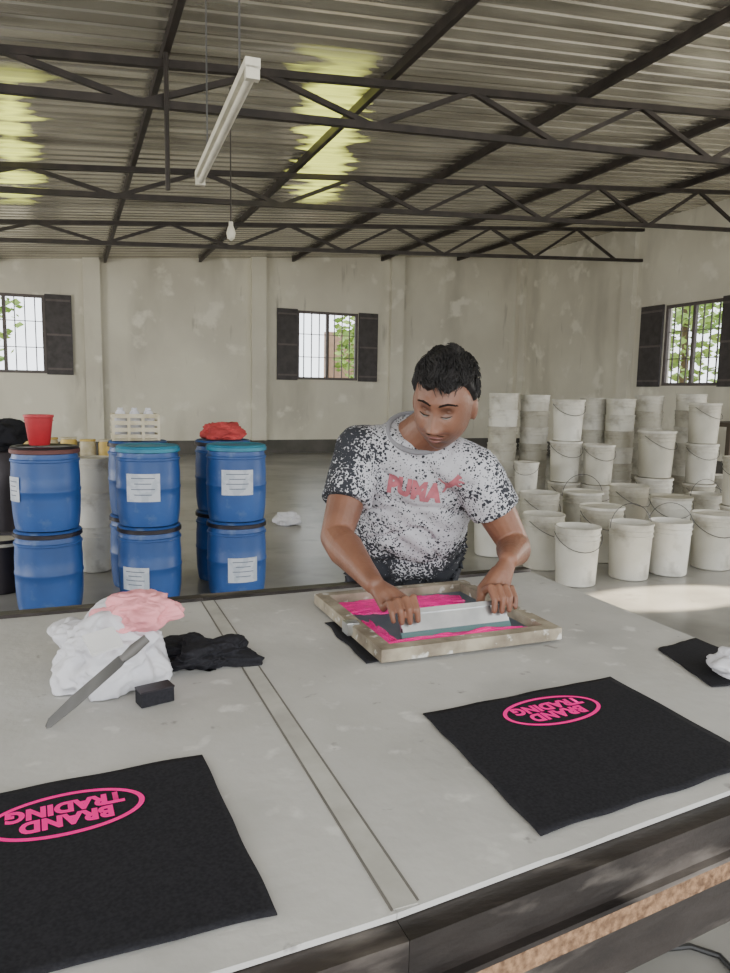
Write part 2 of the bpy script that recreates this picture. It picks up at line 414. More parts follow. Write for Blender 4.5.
def face_tint(pt, r0, r1, a):
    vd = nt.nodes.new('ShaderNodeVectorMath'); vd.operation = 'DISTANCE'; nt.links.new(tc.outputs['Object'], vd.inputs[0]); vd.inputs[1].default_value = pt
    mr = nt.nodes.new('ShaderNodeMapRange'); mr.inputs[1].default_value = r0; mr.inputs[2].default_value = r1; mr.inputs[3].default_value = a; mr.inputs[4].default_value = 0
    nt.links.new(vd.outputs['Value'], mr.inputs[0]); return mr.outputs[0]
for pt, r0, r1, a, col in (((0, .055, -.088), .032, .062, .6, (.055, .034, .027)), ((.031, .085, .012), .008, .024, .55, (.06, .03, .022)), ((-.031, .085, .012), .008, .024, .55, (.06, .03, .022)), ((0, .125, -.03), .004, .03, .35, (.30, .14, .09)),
                             ((.008, .118, -.045), .001, .006, .8, (.02, .01, .008)), ((-.008, .118, -.045), .001, .006, .8, (.02, .01, .008))):  # nostrils: shade inside the nose painted into the skin colour
    mx = nt.nodes.new('ShaderNodeMix'); mx.data_type = 'RGBA'; nt.links.new(face_tint((MH @ V(pt))-feet, r0, r1, a), mx.inputs[0]); nt.links.new(src, mx.inputs[6]); mx.inputs[7].default_value = (*col, 1); src = mx.outputs[2]
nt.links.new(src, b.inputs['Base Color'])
finish(me, 'body', [M['skin']], man, angle=180)
def hairfn(d):
    x, y, z = d
    line = .50*min(1, max(0, (y+.30)/.75)) - .30*max(0, min(1, (.25-y)/.5))
    if y > .3: line += .05*math.cos(x*9)+.04*noise.noise(V((x*9, 2, 1)))
    if abs(x) > .78 and y > -.25: line = max(line, .06)
    mk = max(0, min(1, (z-line)/.10)); mk = mk*mk*(3-2*mk)
    top = max(0, z)
    nz = noise.noise(V((d[0]*4, d[1]*2.5, d[2]*4)))*.010
    return headpt(d, -.012+(.012+.007+.021*top*(.75+.55*max(0, y))+nz*(.4+top))*mk)
hb = MB(); sphere_grid(hb, hairfn, 130, 90)
for _ in range(2800):
    t = random.uniform(0, 2*math.pi); z = random.uniform(.10, 1); rxy = math.sqrt(1-z*z); d = (rxy*math.cos(t), rxy*math.sin(t), z)
    if d[1] > 0 and z < .56: continue
    if z < .3 and d[1] > -.2: continue
    p = MH @ hairfn(d); n = (p-Hc).normalized()
    sw = noise.noise(V(d)*2.5)
    flow = fh*.7 + xh*(1.1*sw-.35) + V((random.gauss(0, .18), random.gauss(0, .18), random.gauss(0, .12))); flow = (flow-n*flow.dot(n)).normalized()
    L_ = .6+.6*z
    hb.tube([p-n*.003-flow*.008, p+(flow*.006+n*.0034)*L_, p+(flow*.018+n*.0038)*L_, p+(flow*.028-n*.001)*L_], [.0012, .0012, .0009, .0003], 4)
hb.build('hair', M['hair'], man, angle=180)
def fp(x, z, off=.001):
    zz = z/.118; xx = x/(HWX*(1-.19*max(0, -zz)**1.5))
    yy = math.sqrt(max(0, 1-xx*xx-zz*zz)); p = headpt((xx, yy, zz)); return MH @ (p+V((0, off, 0)))
M['eye'] = mat('eye_white', (.22, .20, .18), .3)
for s in (-1, 1):
    bm_ = MB()
    for k in range(40):
        u = k/39; x = .010+.045*u; z = .027+.009*math.sin(u*2.5+.25)-.004*u+random.uniform(-.0018, .0018)
        L_ = .0065*(1-.4*u)
        bm_.tube([fp(s*x, z, -.0004), fp(s*(x+L_*.6), z+.0018*(1-u), .0012), fp(s*(x+L_), z+.0012*(1-2*u), .0004)], [.0009, .0008, .0003], 4)
    bm_.tube([fp(s*x, z, -.0010) for x, z in ((.013, .028), (.021, .033), (.034, .035), (.046, .031), (.053, .026))], [.0016, .0030, .0032, .0025, .001], 8)
    bm_.build('eyebrow', M['brow'], man, angle=180)
    e = fp(s*.031, .008, -.0074)
    MB().ball(e, (.0145, .0105, .0100), (xh, fh, uh)).build('eyelid', M['skin'], man, angle=180)
    MB().tube([fp(s*x, z, .0036) for x, z in ((.019, -.001), (.025, -.0035), (.031, -.0045), (.038, -.003), (.044, .0))], [.0005, .0012, .0014, .0012, .0005], 6).build('eye_slit', M['eye'], man, angle=180)
    MB().tube([fp(s*x, z, .0046) for x, z in ((.017, .002), (.024, -.0010), (.031, -.0022), (.039, -.0008), (.047, .003))], [.0006, .0014, .0017, .0014, .0006], 6).build('eyelashes', M['brow'], man, angle=180)
MB().tube([fp(x, -.058+.002*math.cos(x*120), -.0008) for x in [(-.023+.046*k/10) for k in range(11)]], [.001, .002, .003, .0034, .0034, .003, .0034, .0034, .003, .002, .001], 8).build('upper_lip', M['lip'], man, angle=180)
MB().tube([fp(x, -.0685-.001*math.cos(x*100), -.0008) for x in [(-.019+.038*k/10) for k in range(11)]], [.001, .002, .003, .0038, .004, .004, .004, .0038, .003, .002, .001], 8).build('lower_lip', M['lip'], man, angle=180)
MB().tube([fp(x, -.049-.00003*(x*1000)**2*.25, -.0010) for x in [(-.028+.056*k/12) for k in range(13)]], [.0006, .0014, .0020, .0023, .0023, .0017, .0010, .0017, .0023, .0023, .0020, .0014, .0006], 6).build('moustache', M['brow'], man, angle=180)
M['shirt'] = bpy.data.materials.new('speckled_shirt'); m = M['shirt']; m.use_nodes = True; nt = m.node_tree; b = nt.nodes['Principled BSDF']; b.inputs['Roughness'].default_value = .95
b.inputs['Specular IOR Level'].default_value = .2
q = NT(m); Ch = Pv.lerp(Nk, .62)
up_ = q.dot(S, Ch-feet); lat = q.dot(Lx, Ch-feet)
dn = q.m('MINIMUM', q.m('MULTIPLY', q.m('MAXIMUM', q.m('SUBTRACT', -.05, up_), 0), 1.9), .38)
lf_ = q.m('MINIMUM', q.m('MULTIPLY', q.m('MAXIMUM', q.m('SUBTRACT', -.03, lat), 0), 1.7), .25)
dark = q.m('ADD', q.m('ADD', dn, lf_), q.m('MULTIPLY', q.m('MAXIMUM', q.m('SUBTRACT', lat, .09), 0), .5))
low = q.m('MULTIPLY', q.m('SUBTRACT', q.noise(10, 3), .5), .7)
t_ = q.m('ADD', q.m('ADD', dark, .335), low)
fine = q.m('SUBTRACT', t_, q.m('ADD', q.m('MULTIPLY', q.voro(150), .62), q.m('MULTIPLY', q.noise(90, 3), .36)))
coarse = q.m('SUBTRACT', q.m('MULTIPLY', t_, .72), q.m('ADD', q.voro(58), q.m('MULTIPLY', q.m('SUBTRACT', q.noise(140, 2), .5), .35)))
mid = q.m('SUBTRACT', q.m('MULTIPLY', t_, .70), q.voro(95))
val = q.m('MAXIMUM', q.m('MAXIMUM', fine, coarse), mid)
r = nt.nodes.new('ShaderNodeValToRGB'); r.color_ramp.elements[0].position = .0; r.color_ramp.elements[0].color = (.42, .42, .45, 1)
r.color_ramp.elements[1].position = .05; r.color_ramp.elements[1].color = (.030, .032, .039, 1); nt.links.new(val, r.inputs['Fac'])
nt.links.new(r.outputs['Color'], b.inputs['Base Color'])
sh = MB(); torso(sh, .004)
for s_, el, sl in ((Lm, ElL, .62), (Rm, ElR, .52)):
    sh.cap(Pv.lerp(Nk, .88), .080, s_, .075, 20)
    qq = s_.lerp(el, sl); sh.ball(s_, .076, nu=24, nv=16); sh.tube([s_, qq], [.076, .074], 28)
me = voxel(sh, .006, 8, .5)
for v in me.vertices:
    p = v.co; n = v.normal
    t = (p-Pv).dot(S)
    w = noise.noise(V(((p.dot(Lx))*9, (p.dot(S))*22+p.dot(Lx)*10, 2)))*.016 + noise.noise(p*16)*.007
    w += -.011*max(0, 1-abs(noise.noise(V((p.dot(Lx)*7+p.dot(S)*6, p.dot(S)*9-p.dot(Lx)*5, 7))))*6)
    v.co = p+n*w*min(1, max(.35, (.52-t)/.3))
bvh = BVHTree.FromPolygons([v.co.copy() for v in me.vertices], [tuple(p.vertices) for p in me.polygons])
finish(me, 'shirt', M['shirt'], man, angle=180)
M['collar'] = mat('collar_grey', (.22, .22, .24), .9)
MB().tube([Nk+S*.012+Lx*(.088*math.cos(t))+Fm*(.080*math.sin(t)+.004)-S*(.022*max(0, math.sin(t))) for t in [2*math.pi*k/28 for k in range(29)]], .008, 8, cap=False).build('collar', M['collar'], man, angle=180)
r_ = ray(420, 492); hit = bvh.ray_cast(CAM, r_.normalized())
c0 = hit[0] if hit[0] is not None else Ch+Fm*.14
tx = Lx.normalized(); ty = (S-tx*S.dot(tx)).normalized()
def project(me):
    for v in me.vertices:
        p = c0+tx*v.co.x+ty*v.co.y+Fm*.2
        h = bvh.ray_cast(p, -Fm)
        v.co = (h[0]+Fm*.0022) if h[0] is not None else p-Fm*.2
def subdiv_mesh(me, cuts=1):
    bm = bmesh.new(); bm.from_mesh(me); bmesh.ops.triangulate(bm, faces=bm.faces)
    for _ in range(cuts):
        es = [e for e in bm.edges if e.calc_length() > .007]
        if es: bmesh.ops.subdivide_edges(bm, edges=es, cuts=1); bmesh.ops.triangulate(bm, faces=bm.faces)
    bm.to_mesh(me); bm.free()
me = text_mesh('PUMA', .05, .0036, 1.08); xs_ = [v.co.x for v in me.vertices]; ys_ = [v.co.y for v in me.vertices]
sx_ = .158/(max(xs_)-min(xs_)); sy_ = .058/(max(ys_)-min(ys_))
for v in me.vertices: v.co = V(((v.co.x)*sx_-.020, v.co.y*sy_, 0))
subdiv_mesh(me, 4); project(me); finish(me, 'chest_lettering', M['coral'], man, smooth=False)
cat = [(-1.0, .55), (-.92, .62), (-.76, .30), (-.58, .10), (-.72, -.12), (-.95, -.40), (-1.08, -.48), (-1.0, -.60), (-.84, -.52), (-.58, -.25), (-.32, -.20), (0, -.02), (.28, .12), (.42, -.04), (.60, -.12), (.74, -.06), (.70, .03), (.60, .05), (.52, .24), (.72, .28), (.94, .18), (1.06, .26), (.86, .42), (.64, .50), (.74, .58), (.92, .58), (.97, .68), (.86, .80), (.74, .84), (.68, .96), (.60, .84), (.42, .74), (.10, .55), (-.25, .36), (-.50, .30), (-.68, .46), (-.84, .74), (-1.0, .70)]
ca, sa = math.cos(.45), math.sin(.45)
me = bpy.data.meshes.new('cat'); me.from_pydata([((x*ca-y*sa)*.038+.088, (x*sa+y*ca)*.038+.040, 0) for x, y in cat], [], [list(range(len(cat)))])
subdiv_mesh(me, 3); project(me); finish(me, 'chest_emblem', M['coral'], man, smooth=False)
tr = MB()
tr.rings([ring(Pv+V((0, 0, z)), hw, hd) for z, hw, hd in ((-.16, .16, .12), (-.08, .178, .13), (.0, .176, .13), (.06, .165, .12))])
for h, f_ in zip(hip, foot):
    kn_ = h.lerp(f_, .47)+V((-.01, -.03, 0)); an = f_+V((0, 0, .09)); tr.chain([h+V((0, 0, -.03)), kn_, an], [.095, .075, .06], 20)
finish(voxel(tr, .010, 4), 'trousers', M['jeans'], man, angle=180)
for f_ in foot:
    sm_ = MB(); sm_.ball(f_+V((-.015, -.06, .035)), (.045, .13, .035)); sm_.box(f_.x-.058, f_.x+.028, f_.y-.18, f_.y+.06, 0, .02)
    finish(voxel(sm_, .008, 3), 'shoe', M['shoe'], man, angle=180)
# ------------------------------------------------------------ shell
struct(MB().box(XL-.2, XR+.2, YF, YB+.2, -.15, 0).build('floor', M['floor'], smooth=False))
struct(MB().box(-60, 60, -40, 90, -.6, -.16).build('ground_outside', M['ground'], smooth=False))
def zwin(py, px=328): return ony(px, py, YB).z
ZS, ZT = zwin(380), zwin(312)
w2 = (ony(297, 345, YB).x, ony(358, 345, YB).x); W = w2[1]-w2[0]
w1r = ony(46, 340, YB).x; w1 = (w1r-W, w1r)
ya, yb = onx(722, 345, XR).y, onx(663, 345, XR).y
def wall_with_holes(name, a0, a1, holes, axis, pos, th):
    mb = MB(); H = 5.6
    def bx(u0, u1, z0, z1):
        if axis == 'x': mb.box(u0, u1, pos, pos+th, z0, z1)
        else: mb.box(pos, pos+th, u0, u1, z0, z1)
    u = a0
    for (h0, h1, z0, z1) in sorted(holes):
        bx(u, h0, 0, H); bx(h0, h1, 0, z0); bx(h0, h1, z1, H); u = h1
    bx(u, a1, 0, H)
    return struct(mb.build(name, M['plaster'], smooth=False))
wall_with_holes('wall_back', XL-.2, XR, [(*w1, ZS, ZT), (*w2, ZS, ZT)], 'x', YB, .2)
wall_with_holes('wall_right', YF, YB+.2, [(ya, yb, ZS-.04, ZT-.04), (1.2, 4.6, .9, 3.4)], 'y', XR, .2)
wall_with_holes('wall_left', YF, YB+.2, [(0.5, 5.5, .6, 3.0), (7.5, 11.5, .9, 3.0)], 'y', XL-.2, .2)
ti = 1
def trim(x0, x1, y0, y1, z0, z1, m='plaster'):
    global ti
    struct(MB().box(x0, x1, y0, y1, z0, z1).build('trim_%d' % ti, M[m], smooth=False)); ti += 1
for px in (93, 258, 395):
    x = ony(px, 340, YB).x; trim(x-.17, x+.17, YB-.13, YB, .32, 5.3)
y = onx(629, 330, XR).y; trim(XR-.13, XR, y-.17, y+.17, .32, 5.3)
trim(XR-.2, XR, YB-.2, YB, .32, 5.3)
struct(MB().box(XL, XR, YB-.03, YB, 0, .32).build('baseboard_back', M['dark_base'], smooth=False))
struct(MB().box(XR-.03, XR, YF, YB-.03, 0, .32).build('baseboard_right', M['dark_base'], smooth=False))
def window(idx, u0, u1, axis, bars, sh, ZS=ZS, ZT=ZT):
    def P(u, off, z): return V((u, YB+off, z)) if axis == 'x' else V((XR+off, u, z))
    root = bpy.data.objects.new('window_%d' % idx, None); COL.objects.link(root); root.location = P((u0+u1)/2, 0, ZS); ORG[root.name] = V(root.location)
    struct(root)
    fr = MB()
    for u in (u0+.03, (u0+u1)/2, u1-.03): fr.bar(P(u, .06, ZS), P(u, .06, ZT), .07, .07)
    for z in (ZS+.03, ZT-.03): fr.bar(P(u0, .06, z), P(u1, .06, z), .06, .06)
    fr.build('window_frame', M['frame'], root, smooth=False)
    g = MB()
    for k in range(1, bars):
        u = u0+(u1-u0)*k/bars; g.bar(P(u, .09, ZS), P(u, .09, ZT), .022, .022)
    for k in range(1, 3):
        z = ZS+(ZT-ZS)*k/3; g.bar(P(u0, .09, z), P(u1, .09, z), .016, .016)
    g.build('grille', M['frame'], root, smooth=False)
    for (s0, s1) in sh:
        s = MB()
        if axis == 'x': s.box(s0, s1, YB-.06, YB-.02, ZS-.02, ZT+.02)
        else: s.box(XR-.06, XR-.02, s0, s1, ZS-.02, ZT+.02)
        so = s.build('shutter', M['shutter'], root, smooth=False)
        r = MB()
        for z in (ZS+.1, (ZS+ZT)/2, ZT-.1):
            if axis == 'x': r.box(s0+.02, s1-.02, YB-.075, YB-.06, z-.02, z+.02)
            else: r.box(XR-.075, XR-.06, s0+.02, s1-.02, z-.02, z+.02)
        r.build('shutter_rail', M['frame'], so, smooth=False)
window(1, *w1, 'x', 8, [(w1[1], w1[1]+.52), (w1[0]-.52, w1[0])])
window(2, *w2, 'x', 8, [(w2[0]-.5, w2[0]), (w2[1], w2[1]+.5)])
window(3, ya, yb, 'y', 8, [(yb, yb+.62), (ya-.5, ya)], ZS-.04, ZT-.04)
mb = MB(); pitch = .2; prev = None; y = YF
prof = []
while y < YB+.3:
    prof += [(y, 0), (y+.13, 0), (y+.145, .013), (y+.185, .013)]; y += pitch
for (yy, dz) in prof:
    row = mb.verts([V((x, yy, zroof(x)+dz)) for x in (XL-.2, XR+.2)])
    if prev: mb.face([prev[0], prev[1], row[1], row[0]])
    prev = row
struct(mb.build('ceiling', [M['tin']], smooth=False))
pl = ['steel roof purlin leftmost in view, running from above the camera to the back wall', 'steel roof purlin left of the hanging tube light',
      'steel roof purlin just right of the hanging tube light', 'steel roof purlin crossing the upper middle of the roof', 'steel roof purlin on the right side of the roof',
      'steel roof purlin nearest the right wall']
for i, x in enumerate((-1.3, .80, 2.80, 4.95, 7.2, 9.3)):
    z = zroof(x)-.05
    o = MB().box(x-.026, x+.026, YF+.2, YB-.02, z-.045, z+.045).build('roof_purlin', M['steel'], smooth=False)
    tag(o, pl[i], 'roof beam', 'roof purlins')
tl = ['dark steel roof truss nearest the camera, above the tube light', 'dark steel roof truss in the middle of the three', 'dark steel roof truss farthest away, closest to the back wall']
for i, Y in enumerate((6.4, 9.5, 12.6)):
    root = empty('roof_truss', (XL, Y, 3.4), tl[i], 'roof truss', 'roof trusses')
    zb = lambda x: 3.715+.055*x
    zt = lambda x: 4.0+.085*x
    MB().bar((XL, Y, zt(XL)), (XR, Y, zt(XR)), .06, .06).build('top_chord', M['steel'], root, smooth=False)
    MB().bar((XL, Y, zb(XL)), (XR, Y, zb(XR)), .06, .06).build('bottom_chord', M['steel'], root, smooth=False)
    k = 0; x = XL+.1
    while x < XR-1.0:
        x2 = x+1.0
        a = (x, Y, zt(x)) if k % 2 == 0 else (x, Y, zb(x)); b = (x2, Y, zb(x2)) if k % 2 == 0 else (x2, Y, zt(x2))
        MB().bar(a, b, .045, .045).build('diagonal_brace', M['steel'], root, smooth=False)
        x = x2; k += 1
# ------------------------------------------------------------ outside
def tree(loc, h, r, label, n=1500):
    root = empty('tree', loc, label, 'tree')
    MB().tube([V(loc), V(loc)+V((.1, 0, h*.5)), V(loc)+V((0, .1, h*.85))], [.14, .1, .04]).build('trunk', M['bark'], root)
    mb = MB(); c = V(loc)+V((0, 0, h*.72))
    for _ in range(n):
        d = V((random.gauss(0, 1), random.gauss(0, 1), random.gauss(0, 1))).normalized()*(random.random()**.4)
        p = c+V((d.x*r, d.y*r, d.z*h*.42)); a = V((random.gauss(0, 1), random.gauss(0, 1), random.gauss(0, 1))).normalized()
        x, y, _z = frame_of(a); s = .1+random.random()*.12
        mb.face(mb.verts([p-x*s, p-y*s*.5, p+x*s, p+y*s*.5]))
    mb.build('foliage', M['leaf'], root, smooth=False)
tree((-2.6, 21.5, -.16), 5, 1.5, 'leafy tree seen through the left back window', 600)
tree((8.6, 22, -.16), 4.4, .8, 'small leafy tree seen through the middle back window', 350)
tree((15.5, 15.5, -.16), 5.5, 1.9, 'green tree filling the left half of the right wall window', 900)
tree((15.4, 11.2, -.16), 5.5, 1.5, 'green tree seen in the right half of the right wall window', 800)
tag(MB().box(8.2, 12, 24, 24.3, -.16, 3.5).build('outside_shed', M['brick'], smooth=False), 'brown shed wall seen through the middle window', 'shed')
# ------------------------------------------------------------ printing tables
YFR, SX, TXR = 2.05, .335, 1.445
def table(x0, x1, y0, y1, label):
    root = empty('printing_table', ((x0+x1)/2, (y0+YFR)/2, 0), label, 'table', 'long printing tables')
    yn = lambda x: y0+(y1-y0)*(x-x0)/(x1-x0)
    def near(mb, oa, ob, z0, z1):
        return mb.hexa(mb.verts([V((x, yn(x)+o, z)) for z in (z0, z1) for o in (oa, ob) for x in (x0, x1)]))
    mb = MB(); nx = max(4, int((x1-x0)/.05)); ny = 26
    def P(i, j):
        x = x0+(x1-x0)*i/nx; ya_ = yn(x)+(.006*noise.noise(V((x*9, 3, 0))) if j == 0 else 0); return V((x, ya_+(YFR-ya_)*j/ny, TZ-.0012))
    g = [[mb.bm.verts.new(P(i, j)) for i in range(nx+1)] for j in range(ny+1)]
    for j in range(ny):
        for i in range(nx): mb.face([g[j][i], g[j][i+1], g[j+1][i+1], g[j+1][i]])
    mb.hexa(mb.verts([V((x, (yn(x)+.0005 if o == 0 else YFR), z)) for z in (TZ-.010, TZ-.0018) for o in (0, 1) for x in (x0, x1)]))
    mb.build('canvas_top', M['table'], root, smooth=False)
    r_ = MB(); near(r_, -.034, .04, TZ-.020, TZ-.011); near(r_, -.034, -.024, TZ-.068, TZ-.020); near(r_, -.046, -.024, TZ-.075, TZ-.068); r_.build('near_rail', M['rim'], root, smooth=False)
    near(MB(), -.043, .3, TZ-.107, TZ-.076).build('chipboard_shelf', M['chip'], root, smooth=False)
    r_ = MB(); near(r_, -.034, -.024, TZ-.19, TZ-.108); near(r_, -.018, .04, TZ-.115, TZ-.108); r_.build('lower_rail', M['rim'], root, smooth=False)
    MB().box(x0, x1, YFR, YFR+.04, TZ-.09, TZ+.008).build('far_rail', M['rim'], root, smooth=False)
    for lx in (x0+.06, x1-.06):
        for ly in (yn(lx)+.06, YFR-.03):
            MB().box(lx-.025, lx+.025, ly-.025, ly+.025, 0, TZ-.116 if ly < 1.2 else TZ-.02).build('leg', M['rim'], root, smooth=False)
    return root
table(-2.6, SX-.0004, .560, .7058, 'grey canvas printing table on the left, under the rag bundle and knife')
table(SX+.0004, TXR, .706, .825, 'grey canvas printing table on the right, under the wooden screen')
mb = MB()
mb.box(SX-.002, SX+.030, .712, YFR-.002, TZ-.0012, TZ-.0004)
mb.box(SX+.0305, SX+.0335, .716, YFR-.002, TZ-.0012, TZ-.0002, 1); mb.box(SX-.006, SX-.0025, .71, YFR-.002, TZ-.0012, TZ-.0002, 1)
tag(mb.build('seam_strip', [M['seam'], M['groove']], smooth=False), 'flat taped joint strip running between the two printing tables', 'strip')
def zcl(x, y, base=TZ): return base+.0035+.0012*noise.noise(V((x*7, y*7, 4)))
def cloth(corners, label, seed=0, z=TZ, n=30):
    c = [V(p) for p in corners]; ctr = sum(c, V((0, 0, 0)))/4
    root = empty('fabric_panel', (ctr.x, ctr.y, z), label, 'fabric', 'black fabric panels on the tables')
    mb = MB(); g = []
    for j in range(n+1):
        row = []
        for i in range(n+1):
            s, t = i/n, j/n
            p = (c[0]*(1-s)+c[1]*s)*(1-t)+(c[3]*(1-s)+c[2]*s)*t
            e = max(abs(s-.5), abs(t-.5))*2
            w = .010*(e**6)
            p = p + V((noise.noise(V((s*4, t*4, seed)))*w, noise.noise(V((s*4, t*4, seed+9)))*w, 0))
            p.z = zcl(p.x, p.y, z)
            row.append(mb.bm.verts.new(p))
        g.append(row)
    for j in range(n):
        for i in range(n): mb.face([g[j][i], g[j][i+1], g[j+1][i+1], g[j+1][i]])
    o = mb.build('fabric', M['black'], root)
    sm = o.modifiers.new('s', 'SOLIDIFY'); sm.thickness = .002; sm.offset = -1
    return root
def logo(parent, cx, cy, rot, a=.106, b=.056):
    ux = V((-math.cos(rot), -math.sin(rot), 0)); uy = V((math.sin(rot), -math.cos(rot), 0)); c = V((cx, cy, 0))
    def T(x, y):
        p = c+ux*x+uy*y; p.z = zcl(p.x, p.y)+.0009; return p
    mb = MB(); n = 96; o = []; i_ = []
    for k in range(n):
        t = 2*math.pi*k/n; o.append(mb.bm.verts.new(T(a*math.cos(t), b*math.sin(t)))); i_.append(mb.bm.verts.new(T((a-.0080)*math.cos(t), (b-.0075)*math.sin(t))))
    for k in range(n): mb.face([o[k], o[(k+1) % n], i_[(k+1) % n], i_[k]])
    mb.build('printed_oval', M['pink'], parent, smooth=False)
    for body_, yy, w in (('BRAND', .0170, .122), ('TRADING', -.0165, .158)):
        me = text_mesh(body_, .04, .0024, 1.05)
        xs_ = [v.co.x for v in me.vertices]; ys_ = [v.co.y for v in me.vertices]
        sx = w/(max(xs_)-min(xs_)); sy = .031/(max(ys_)-min(ys_)); mx = (max(xs_)+min(xs_))/2; my = (max(ys_)+min(ys_))/2
        for v in me.vertices: v.co = T((v.co.x-mx)*sx, (v.co.y-my)*sy+yy)
        finish(me, 'printed_lettering', M['pink'], parent, smooth=False)
cl1 = cloth([(.184-.47, 1.135, 0), (.184, 1.150, 0), (.203, .748, 0), (.203-.48, .752, 0)], 'black fabric panel with pink oval print on the left table', 1)
logo(cl1, -.022, 1.045, math.radians(3))
cl2 = cloth([(.597, 1.168, 0), (1.058, 1.195, 0), (1.052, .815, 0), (.578, .768, 0)], 'black fabric panel with pink oval print on the right table', 5)
logo(cl2, .836, 1.095, math.radians(2))
a = onz(658, 650, TZ); b_ = onz(712, 688, TZ)
cl3 = cloth([(a.x, a.y, 0), (TXR-.01, a.y+.03, 0), (TXR-.01, b_.y-.02, 0), (b_.x, b_.y, 0)], 'plain black fabric panel at the right end of the table', 8)
cl4 = cloth([(.596, 1.74, 0), (1.02, 1.76, 0), (1.02, 1.45, 0), (.592, 1.44, 0)], 'black fabric panel lying under the wooden printing screen', 11)
# printing screen
sx0, sx1, sy0, sy1, sz1 = .62, 1.10, 1.42, 1.90, TZ+.036
scr = empty('printing_screen', (.86, 1.66, sz0), 'wooden framed printing screen with pink ink on its mesh', 'printing screen')
bw = .033
for bx4 in ((sx0, sx1, sy0, sy0+bw), (sx0, sx1, sy1-bw, sy1), (sx0, sx0+bw, sy0+bw, sy1-bw), (sx1-bw, sx1, sy0+bw, sy1-bw)):
    MB().box(*bx4, sz0, sz1).build('frame_bar', M['wood'], scr, smooth=False)
MB().box(sx0+bw, sx1-bw, sy0+bw, sy1-bw, mz-.001, mz+.001).build('mesh_cloth', M['meshcloth'], scr, smooth=False)
def splat(cx, cy, rx, ry, z, seed, amp=.35, th=.006, n=160, fr=3.2):
    mb = MB(); top = []; mid_ = []; bot = []
    for k in range(n):
        t = 2*math.pi*k/n
        s = 1+amp*noise.noise(V((math.cos(t)*fr, math.sin(t)*fr, seed)))*1.6+amp*.5*noise.noise(V((math.cos(t)*fr*4, math.sin(t)*fr*4, seed)))
        e = .6
        cxx = abs(math.cos(t))**e*(1 if math.cos(t) > 0 else -1); syy = abs(math.sin(t))**e*(1 if math.sin(t) > 0 else -1)
        for f_, zz, lst in ((.72, th*(.75+.5*noise.noise(V((math.cos(t)*5, math.sin(t)*5, seed+3)))), mid_), (1, th*.45, top), (1.02, 0, bot)):
            x = cx+rx*min(s, 1.15)*cxx*f_; y = cy+ry*s*syy*f_
            x = min(max(x, sx0+bw+.003), sx1-bw-.003); y = min(max(y, sy0+bw+.003), sy1-bw-.003)
            lst.append(V((x, y, z+zz)))
    tv = mb.verts(top); mv = mb.verts(mid_); bv = mb.verts(bot); c = mb.bm.verts.new((cx, cy, z+th*.7))
    for k in range(n):
        k2 = (k+1) % n
        mb.face([bv[k], bv[k2], tv[k2], tv[k]]); mb.face([tv[k], tv[k2], mv[k2], mv[k]]); mb.face([mv[k], mv[k2], c])
    return mb
splat(.83, 1.800, .180, .062, mz+.001, 2, .28, .008).build('ink_puddle', M['pinkink'], scr)
splat(.86, 1.492, .170, .025, mz+.001, 6, .55, .014, fr=5).build('ink_puddle', M['pinkink'], scr)
splat(.685, 1.60, .022, .08, mz+.001, 16, .5).build('ink_puddle', M['pinkink'], scr)
splat(.97, 1.470, .07, .010, mz+.001, 19, .6, .006).build('ink_puddle', M['pinkink'], scr)
MB().box(sx0-.012, sx0+.004, 1.60, 1.64, sz0+.004, sz1+.003).box(sx0-.012, sx0+.02, 1.605, 1.635, sz1, sz1+.004).build('metal_clip', M['alu'], scr, smooth=False)
sq = empty('squeegee', (.86, qy, mz), 'slim tilted aluminium squeegee held in both hands on the screen', 'squeegee')
def qbox(u0, u1, o0, o1, x0=qx0, x1=qx1):
    return MB().obox(V(((x0+x1)/2, qy, mz+.003))+qa[2]*((u0+u1)/2)-qa[1]*((o0+o1)/2), qa, ((x1-x0)/2, (o1-o0)/2, (u1-u0)/2))
hb_ = qbox(.016, .060, -.004, .004); hb_.obox(V(((qx0+qx1)/2, qy, mz+.003))+qa[2]*.064, qa, ((qx1-qx0)/2, .010, .006)); hb_.obox(V(((qx0+qx1)/2, qy, mz+.003))+qa[2]*.020, qa, ((qx1-qx0)/2, .0075, .005))
hb_.build('holder', M['alu'], sq, smooth=False)
qbox(0, .016, -.0035, .0035, qx0-.004, qx1+.004).build('rubber_blade', M['teal'], sq, smooth=False)
def crumple(c, rad, seed, sc=1.0, amp=.3, base=None, sub=5, fine=.08, drape=0):
    bm = bmesh.new(); bmesh.ops.create_icosphere(bm, subdivisions=sub, radius=1)
    for v in bm.verts:
        d = v.co.copy()
        k = 1+amp*noise.noise(d*1.6*sc+V((seed, 0, 0)))*1.5
        q_ = d*2.4*sc+V((noise.noise(d*2+V((seed, 1, 1))), noise.noise(d*2+V((1, seed, 1))), 0))*1.1
        rd = abs(noise.noise(q_+V((seed*2, 5, 1)))); k += fine*2.6*(.3-rd)
        rd = abs(noise.noise(q_*2.3+V((seed*3, 1, 9)))); k += fine*1.0*(.3-rd)
        if drape:
            az = math.atan2(d.y, d.x); k += drape*math.sin(az*9+noise.noise(d*1.7+V((seed, 3, 3)))*5)*(1-max(0, d.z)**2)*min(1, math.hypot(d.x, d.y)*1.3)
            k += drape*1.6*max(0, -d.z)
        p = V((c[0]+d.x*rad[0]*k, c[1]+d.y*rad[1]*k, c[2]+d.z*rad[2]*k))
        if base is not None and p.z < base: p.z = base
        v.co = p
    mb = MB(); mb.bm.free(); mb.bm = bm; return mb
bc = onz(108, 660, TZ+.04)
